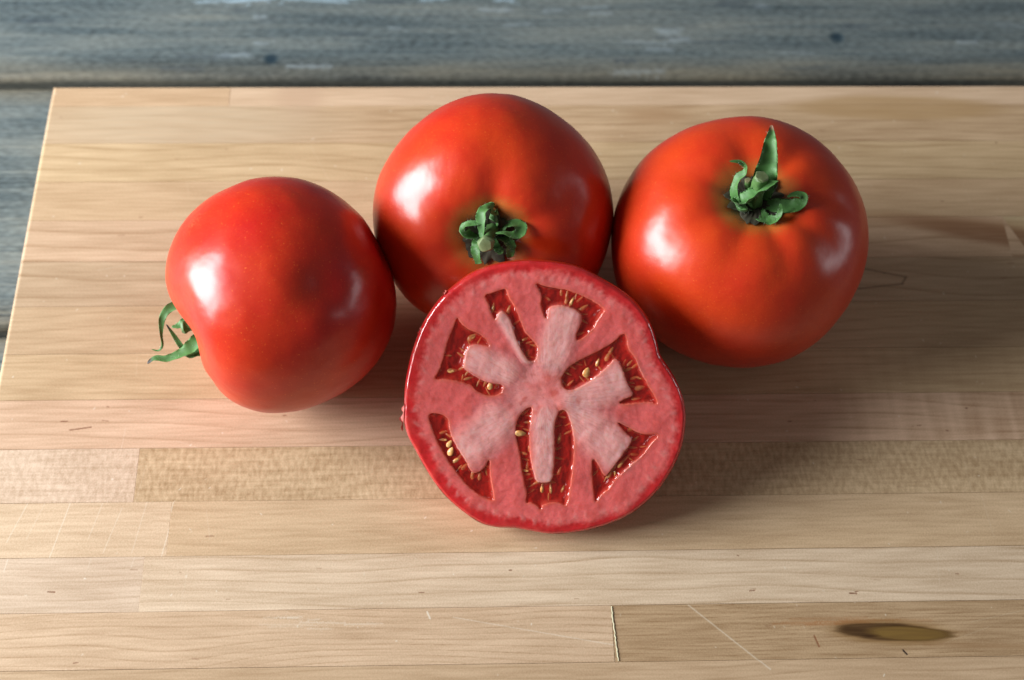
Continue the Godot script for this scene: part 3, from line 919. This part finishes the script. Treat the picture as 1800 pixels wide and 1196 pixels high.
# u, v in mm and turn in degrees
const SEEDS := [-7.0, -12.2, 0, 5.7, -13.4, 80, 6.3, -24.2, 70, -29.8, -16.8, 60, -29.3, -19.3, 70, -21.9, -27.2, 90, -24.6, 5.0, 15, -17.4, 3.1, 80, 13.3, 9.0, 75, 8.3, 5.1, 45, 11.3, 29.8, 35, 10.6, 21.4, 20, 29.7, 0.9, 10, 28.7, -9.4, 25, -24.0, 18.5, 40, -29.9, 7.3, 5, -17.7, 28.4, 80, -4.2, -23.0, 85, -19.5, -27.5, 85, -24.6, -24.4, 50, 1.0, -30.3, 90, 3.8, -30.4, 95, 23.9, -22.5, 55, 26.2, -20.7, 55, 27.7, -19.0, 45, 22.8, -24.6, 60, 16.7, 12.4, 75, 27.0, 12.5, 50, 26.7, 10.5, 20, 20.8, 16.3, 65, 5.7, 32.0, 80, 7.3, 31.6, 70, -6.0, 14.2, 70, -12.6, 27.9, 75, 7.8, -30.3, 70, -31.9, -13.2, 20, -27.1, -22.1, 40, -3.7, -16.8, 88, 19.7, 14.2, 70, 30.6, 4.6, 15, 28.8, 7.8, 20]


func signed_in(p: Vector2, poly: PackedVector2Array) -> float:   # distance to the edge, positive inside
	var best := 1e9
	var inside := false
	var n := poly.size()
	var b := poly[n - 1]
	for i in n:
		var a := poly[i]
		var ab := b - a
		var t := clampf((p - a).dot(ab) / ab.length_squared(), 0.0, 1.0)
		best = minf(best, p.distance_squared_to(a + ab * t))
		if (a.y > p.y) != (b.y > p.y) and p.x < ab.x * (p.y - a.y) / ab.y + a.x:
			inside = not inside
		b = a
	return sqrt(best) if inside else -sqrt(best)


func smooth_poly(list: Array) -> PackedVector2Array:   # rounds the traced corners a little
	var q := PackedVector2Array()
	var n := list.size() / 2
	for i in n:
		var a := Vector2(list[2 * i], list[2 * i + 1])
		var j := (i + 1) % n
		var b := Vector2(list[2 * j], list[2 * j + 1])
		q.append(a.lerp(b, 0.22))
		q.append(a.lerp(b, 0.78))
	var soft := PackedVector2Array()
	for i in q.size():
		soft.append(q[i].lerp(q[(i + 1) % q.size()], 0.25))
		soft.append(q[i].lerp(q[(i + 1) % q.size()], 0.75))
	return soft


func half_tomato() -> void:
	var O := Vector3(0.00811, 0.03844, 0.04649)
	var bas := Basis(Vector3(0.99787, 0.0, 0.06525), Vector3(0.04772, 0.682, -0.7298), Vector3(-0.0445, 0.73135, 0.68054)).orthonormalized()
	var root := thing("tomato_half", "cut tomato half showing pink flesh, seeds and gel, leaning in front", "tomato")
	root.transform = Transform3D(bas, O)
	# the outline as a radius for each angle
	var NA := 900
	var NR := 200
	var pts := []
	for i in FLAT_OUT.size() / 2:
		pts.append(Vector2(FLAT_OUT[2 * i], FLAT_OUT[2 * i + 1]))
	pts.append(pts[0])
	var rim := PackedFloat32Array()
	rim.resize(NA)
	var fine := []
	for i in 2000:
		fine.append(catmull(pts, i / 1999.0))
	for p in fine:
		rim[posmod(int(round(fposmod(p.angle(), TAU) / TAU * NA)), NA)] = p.length()
	for i in NA:
		if rim[i] == 0.0:
			rim[i] = rim[posmod(i - 1, NA)]
	for pass_ in 4:
		var c := rim.duplicate()
		for i in NA:
			rim[i] = (c[posmod(i - 1, NA)] + 2.0 * c[i] + c[(i + 1) % NA]) / 4.0
	var holes := []
	var boxes := []
	for k in HOLLOWS:
		var q := smooth_poly(HOLLOWS[k])
		holes.append(q)
		var r := Rect2(q[0], Vector2.ZERO)
		for p in q:
			r = r.expand(p)
		boxes.append(r.grow(2.5))
	var n1 := noise(FastNoiseLite.TYPE_SIMPLEX_SMOOTH, 0.10, 71, 3)
	var n2 := noise(FastNoiseLite.TYPE_SIMPLEX_SMOOTH, 0.55, 72, 3)
	var n3 := noise(FastNoiseLite.TYPE_CELLULAR, 0.42, 73, 2)
	var flat := PackedVector2Array()
	var sd := PackedFloat32Array()
	var which := PackedInt32Array()
	var V := PackedVector3Array()
	var C := PackedColorArray()
	var zone := PackedInt32Array()
	for j in NR + 1:
		var fr := pow(j / float(NR), 0.85)
		for i in NA:
			var ang := TAU * i / NA
			var ro := rim[i]
			var r := ro * fr
			var p := Vector2(cos(ang), sin(ang)) * r
			var d_rim := ro - r
			var best := -2.5
			var wh := -1
			var pj := p + Vector2(n2.get_noise_2d(p.x * 0.8, p.y * 0.8), n2.get_noise_2d(p.x * 0.8 + 90.0, p.y * 0.8)) * 0.16
			for h in holes.size():
				if boxes[h].has_point(pj):
					var sgn := signed_in(pj, holes[h])
					if sgn > best:
						best = sgn
						wh = h
			# which pale finger is this in
			var pale := 0.0
			var fz := 0
			for h in FINGERS.size():
				var f: Array = FINGERS[h]
				var a := Vector2(f[0], f[1])
				var ab := Vector2(f[2], f[3]) - a
				var t := clampf((p - a).dot(ab) / ab.length_squared(), 0.0, 1.0)
				var d: float = p.distance_to(a + ab * t) / f[4]
				var s := 1.0 - smoothstep(0.35, 1.45, d)
				if s > pale:
					pale = s
					if d < 1.15:
						fz = h + 1
			var core := 1.0 - smoothstep(7.0, 17.0, p.length())
			if core > 0.75:
				fz = 20
			zone.append(fz)
			var g1 := n1.get_noise_2d(p.x, p.y)
			var g2 := n2.get_noise_2d(p.x, p.y)
			var fib := n2.get_noise_2d(ang * 26.0, r * 0.25)
			var grain := n2.get_noise_2d(p.x * 2.6 + 50.0, p.y * 2.6)
			var cell := n3.get_noise_2d(p.x, p.y)
			# colour: a red outer wall, coarse pink flesh, paler core and fingers
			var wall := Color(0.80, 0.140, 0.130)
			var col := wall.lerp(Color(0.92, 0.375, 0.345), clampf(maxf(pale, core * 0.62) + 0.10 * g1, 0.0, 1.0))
			var outer := 1.0 - smoothstep(1.6, 4.2, d_rim + 1.3 * g1 + 0.7 * g2 - 1.6 * maxf(0.0, cos(ang - 3.75)))  # red band widened at lower left: window light glowing through the wall, painted in
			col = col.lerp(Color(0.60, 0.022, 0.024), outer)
			# a row of bundles along the wall
			var bund := maxf(0.0, sin(ang * 58.0 + 3.0 * g1)) * exp(-pow((d_rim - 4.6 - 0.9 * sin(ang * 9.0)) / 1.1, 2.0))
			col = col.lerp(Color(0.76, 0.28, 0.25), 0.45 * bund)
			col = col.lerp(Color(0.66, 0.075, 0.06), clampf(0.9 * g1 * (1.0 - 0.8 * pale), 0.0, 0.45))
			col = col * (1.0 + 0.10 * g2 + 0.09 * grain + 0.17 * fib * (0.3 + pale) + 0.06 * cell)
			col.r = minf(col.r, 0.85)
			var red := maxf(0.0, n1.get_noise_2d(p.x * 2.1 + 40.0, p.y * 2.1) - 0.15) * core * 1.4
			col = col.lerp(Color(0.62, 0.10, 0.07), clampf(red, 0.0, 0.6))
			# flesh near a hollow is redder, a translucent glow painted into its colour, the bottom of the hollow dark
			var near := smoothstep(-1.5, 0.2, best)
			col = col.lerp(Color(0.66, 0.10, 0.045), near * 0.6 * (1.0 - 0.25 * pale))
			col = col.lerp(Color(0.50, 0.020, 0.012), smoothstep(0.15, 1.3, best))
			col.a = 1.0
			# height above the plane of the cut
			var w := 0.30 * g1 + 0.02 * g2 + 0.018 * cell + 0.012 * fib + 0.022 * grain
			w += 0.06 * bund
			w -= 1.15 * pow(1.0 - minf(d_rim / 1.3, 1.0), 2.0)
			w -= 3.2 * (1.0 - exp(-maxf(0.0, best + 0.05) / 0.62))
			w -= 0.08 * exp(-pow(best / 0.35, 2.0)) * (1.0 if best > -2.0 else 0.0)
			w += 0.5 * pale
			flat.append(p)
			sd.append(best)
			which.append(wh)
			V.append(Vector3(p.x, p.y, w) * 0.001)
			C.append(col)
	var all := Surf.new()
	all.v = V
	all.grid(NA, NR + 1, true)
	all.smooth()
	if all.n[NA * 80].z < 0.0:
		all.flip()
		all.smooth()
	var flesh := std(Color.WHITE, 0.20)
	flesh.vertex_color_use_as_albedo = true
	flesh.subsurf_scatter_enabled = true
	flesh.subsurf_scatter_strength = 0.40
	flesh.metallic_specular = 0.5
	flesh.clearcoat_enabled = true
	flesh.clearcoat = 0.6
	flesh.clearcoat_roughness = 0.08
	# deal the faces of the cut out to its parts
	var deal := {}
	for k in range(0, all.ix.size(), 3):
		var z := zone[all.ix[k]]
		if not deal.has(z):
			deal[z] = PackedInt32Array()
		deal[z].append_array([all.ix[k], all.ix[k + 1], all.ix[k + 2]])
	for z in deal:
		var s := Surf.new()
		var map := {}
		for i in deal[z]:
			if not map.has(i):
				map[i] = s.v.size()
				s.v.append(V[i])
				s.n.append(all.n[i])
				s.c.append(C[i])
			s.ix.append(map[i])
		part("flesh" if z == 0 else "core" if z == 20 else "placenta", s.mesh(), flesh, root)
	# the gel that fills each hollow
	var gelm := StandardMaterial3D.new()
	gelm.albedo_color = Color(0.50, 0.016, 0.010, 0.50).linear_to_srgb()
	gelm.albedo_color.a = 0.42
	gelm.transparency = BaseMaterial3D.TRANSPARENCY_ALPHA
	gelm.roughness = 0.07
	gelm.metallic_specular = 0.5
	for h in holes.size():
		var s := Surf.new()
		var map := {}
		for k in range(0, all.ix.size(), 3):
			var ok := true
			for e in 3:
				var i := all.ix[k + e]
				if which[i] != h or sd[i] < 0.02:
					ok = false
			if not ok:
				continue
			for e in 3:
				var i := all.ix[k + e]
				if not map.has(i):
					map[i] = s.v.size()
					var p := flat[i]
					var lumps := n1.get_noise_2d(p.x * 2.0 + 300.0, p.y * 2.0) * 0.5
					var w := -0.50 + lumps + 0.5 * exp(-maxf(sd[i], 0.0) / 0.5)
					s.v.append(Vector3(p.x, p.y, w) * 0.001)
				s.ix.append(map[i])
		s.smooth()
		var up := 0.0
		for q in s.n:
			up += q.z
		if up < 0.0:
			s.flip()
			s.smooth()
		part("gel", s.mesh(), gelm, root)
	# seeds
	var shapes := []
	for k in 3:
		shapes.append(seed_mesh(k))
	var seedm := std(Color.WHITE, 0.22)
	seedm.vertex_color_use_as_albedo = true
	for k in SEEDS.size() / 3:
		var o := part("seed", shapes[k % 3], seedm, root)
		var u: float = SEEDS[3 * k]
		var v: float = SEEDS[3 * k + 1]
		var proud := k in [0, 3, 4, 7, 8]
		var up := -0.4 if proud else rng.randf_range(-1.4, -0.8)
		var big := rng.randf_range(0.85, 1.2)
		if k == 0:
			big = 1.2
		o.transform = Transform3D(Basis(Vector3.BACK, deg_to_rad(SEEDS[3 * k + 2])) * Basis(Vector3.RIGHT, rng.randf_range(-0.5, 0.5)) * Basis().scaled(Vector3(big, big * (1.0 if proud else rng.randf_range(0.45, 0.8)), big)), Vector3(u, v, up) * 0.001)
	# more seeds, set on edge in the gel all along the placenta
	var edge_on := []
	for k in range(0, SEEDS.size(), 3):
		edge_on.append(Vector2(SEEDS[k], SEEDS[k + 1]))
	var first := edge_on.size()
	for tries in 40000:
		var i := rng.randi_range(NA * 20, V.size() - 1)
		if which[i] < 0 or sd[i] < 0.45 or sd[i] > 1.7 or edge_on.size() > first + 80:
			continue
		var p := flat[i]
		var d := 9.0
		var out := Vector2.RIGHT
		for f in FINGERS:
			var a := Vector2(f[0], f[1])
			var ab := Vector2(f[2], f[3]) - a
			var t := clampf((p - a).dot(ab) / ab.length_squared(), 0.0, 1.0)
			var q: float = p.distance_to(a + ab * t) / f[4]
			if q < d:
				d = q
				out = p - (a + ab * t)
		if d > 1.55:
			continue
		var free := true
		for e in edge_on:
			if e.distance_to(p) < 1.5:
				free = false
				break
		if not free:
			continue
		edge_on.append(p)
		var o := part("seed", shapes[edge_on.size() % 3], seedm, root)
		o.transform = Transform3D(Basis(Vector3.BACK, out.angle() + rng.randf_range(-0.3, 0.3)) * Basis(Vector3.UP, rng.randf_range(-0.2, 0.35)) * Basis().scaled(Vector3(rng.randf_range(0.8, 1.15), rng.randf_range(0.28, 0.5), 0.8)), Vector3(p.x, p.y, rng.randf_range(-1.7, -1.0)) * 0.001)
	# the skin: from the rim down round the uncut side, as deep as lets the half rest on the board
	var depth := 20.0
	var best_mesh: Surf = null
	while depth < 46.0:
		var s := Surf.new()
		var low := 1.0
		for j in 41:
			var a := PI / 2 * j / 40.0
			for i in range(0, NA, 3):
				var ang := TAU * i / NA
				var r: float = rim[i] * (pow(cos(a), 0.82) if j < 40 else 0.0) * (1.0 + 0.030 * sin(2.0 * a)) + 0.02
				var w := -1.12 - depth * pow(sin(a), 1.05)
				var p := Vector3(cos(ang) * r, sin(ang) * r, w) * 0.001
				s.v.append(p)
				s.uv.append(Vector2(i / float(NA), 0.35 + 0.6 * j / 40.0))
				low = minf(low, (O + bas * p).y)
		if low < 0.00005:
			break
		best_mesh = s
		depth += 0.5
	best_mesh.grid(NA / 3, 41, true)
	best_mesh.smooth()
	if best_mesh.n[NA / 3 * 20].z > 0.0:
		best_mesh.flip()
		best_mesh.smooth()
	for i in NA / 3:
		best_mesh.n[NA / 3 * 40 + i] = Vector3.FORWARD
	part("skin", best_mesh.mesh(), tomato_skin(404, 0.0), root)
	# shreds of skin that the knife lifted at the left edge
	var shred := std(Color(0.62, 0.16, 0.13), 0.35)
	for f in [[-45.3, -4.5, -45.6, -13.5, 1.1], [-40.2, 21.5, -42.0, 17.5, 0.7], [-33.0, 33.6, -34.2, 31.5, 0.6]]:
		var s := Surf.new()
		for i in 13:
			var t := i / 12.0
			var p := Vector2(f[0], f[1]).lerp(Vector2(f[2], f[3]), t)
			var out := p.normalized()
			var wdt: float = f[4] * (0.25 + sin(t * PI)) * (0.7 + 0.5 * sin(t * 17.0 + f[0]))
			for e in 4:
				var q := p - out * 0.5 + out * wdt * (e / 3.0)
				s.v.append(Vector3(q.x, q.y, -0.9 + 0.5 * sin(e * 1.2 + t * 5.0) - 0.2 * e) * 0.001)
		s.grid(4, 13, false)
		s.smooth()
		part("skin_shred", s.mesh(), shred, root)


func seed_mesh(k: int) -> ArrayMesh:   # a flat teardrop, long along x
	var s := Surf.new()
	var n := 14
	var m := 16
	for j in n:
		var t := j / (n - 1.0)
		var x := cos(PI * t)
		for i in m:
			var a := TAU * i / m
			var r := sin(PI * t) * (1.0 - 0.32 * x)
			var p := Vector3(x * 1.55, cos(a) * r * (0.95 + 0.08 * k), sin(a) * r * 0.5)
			p.z += 0.08 * sin(p.x * 4.0 + k) * cos(p.y * 3.0)
			s.v.append(p * 0.001)
			var edge := absf(cos(a)) * r
			s.c.append(Color(0.72, 0.42, 0.16).lerp(Color(0.70, 0.27, 0.07), clampf(edge - 0.2 + 0.2 * k, 0.0, 1.0)))
	s.grid(m, n, true)
	s.smooth()
	if s.n[m * 6].dot(s.v[m * 6]) < 0.0:
		s.flip()
		s.smooth()
	return s.mesh()
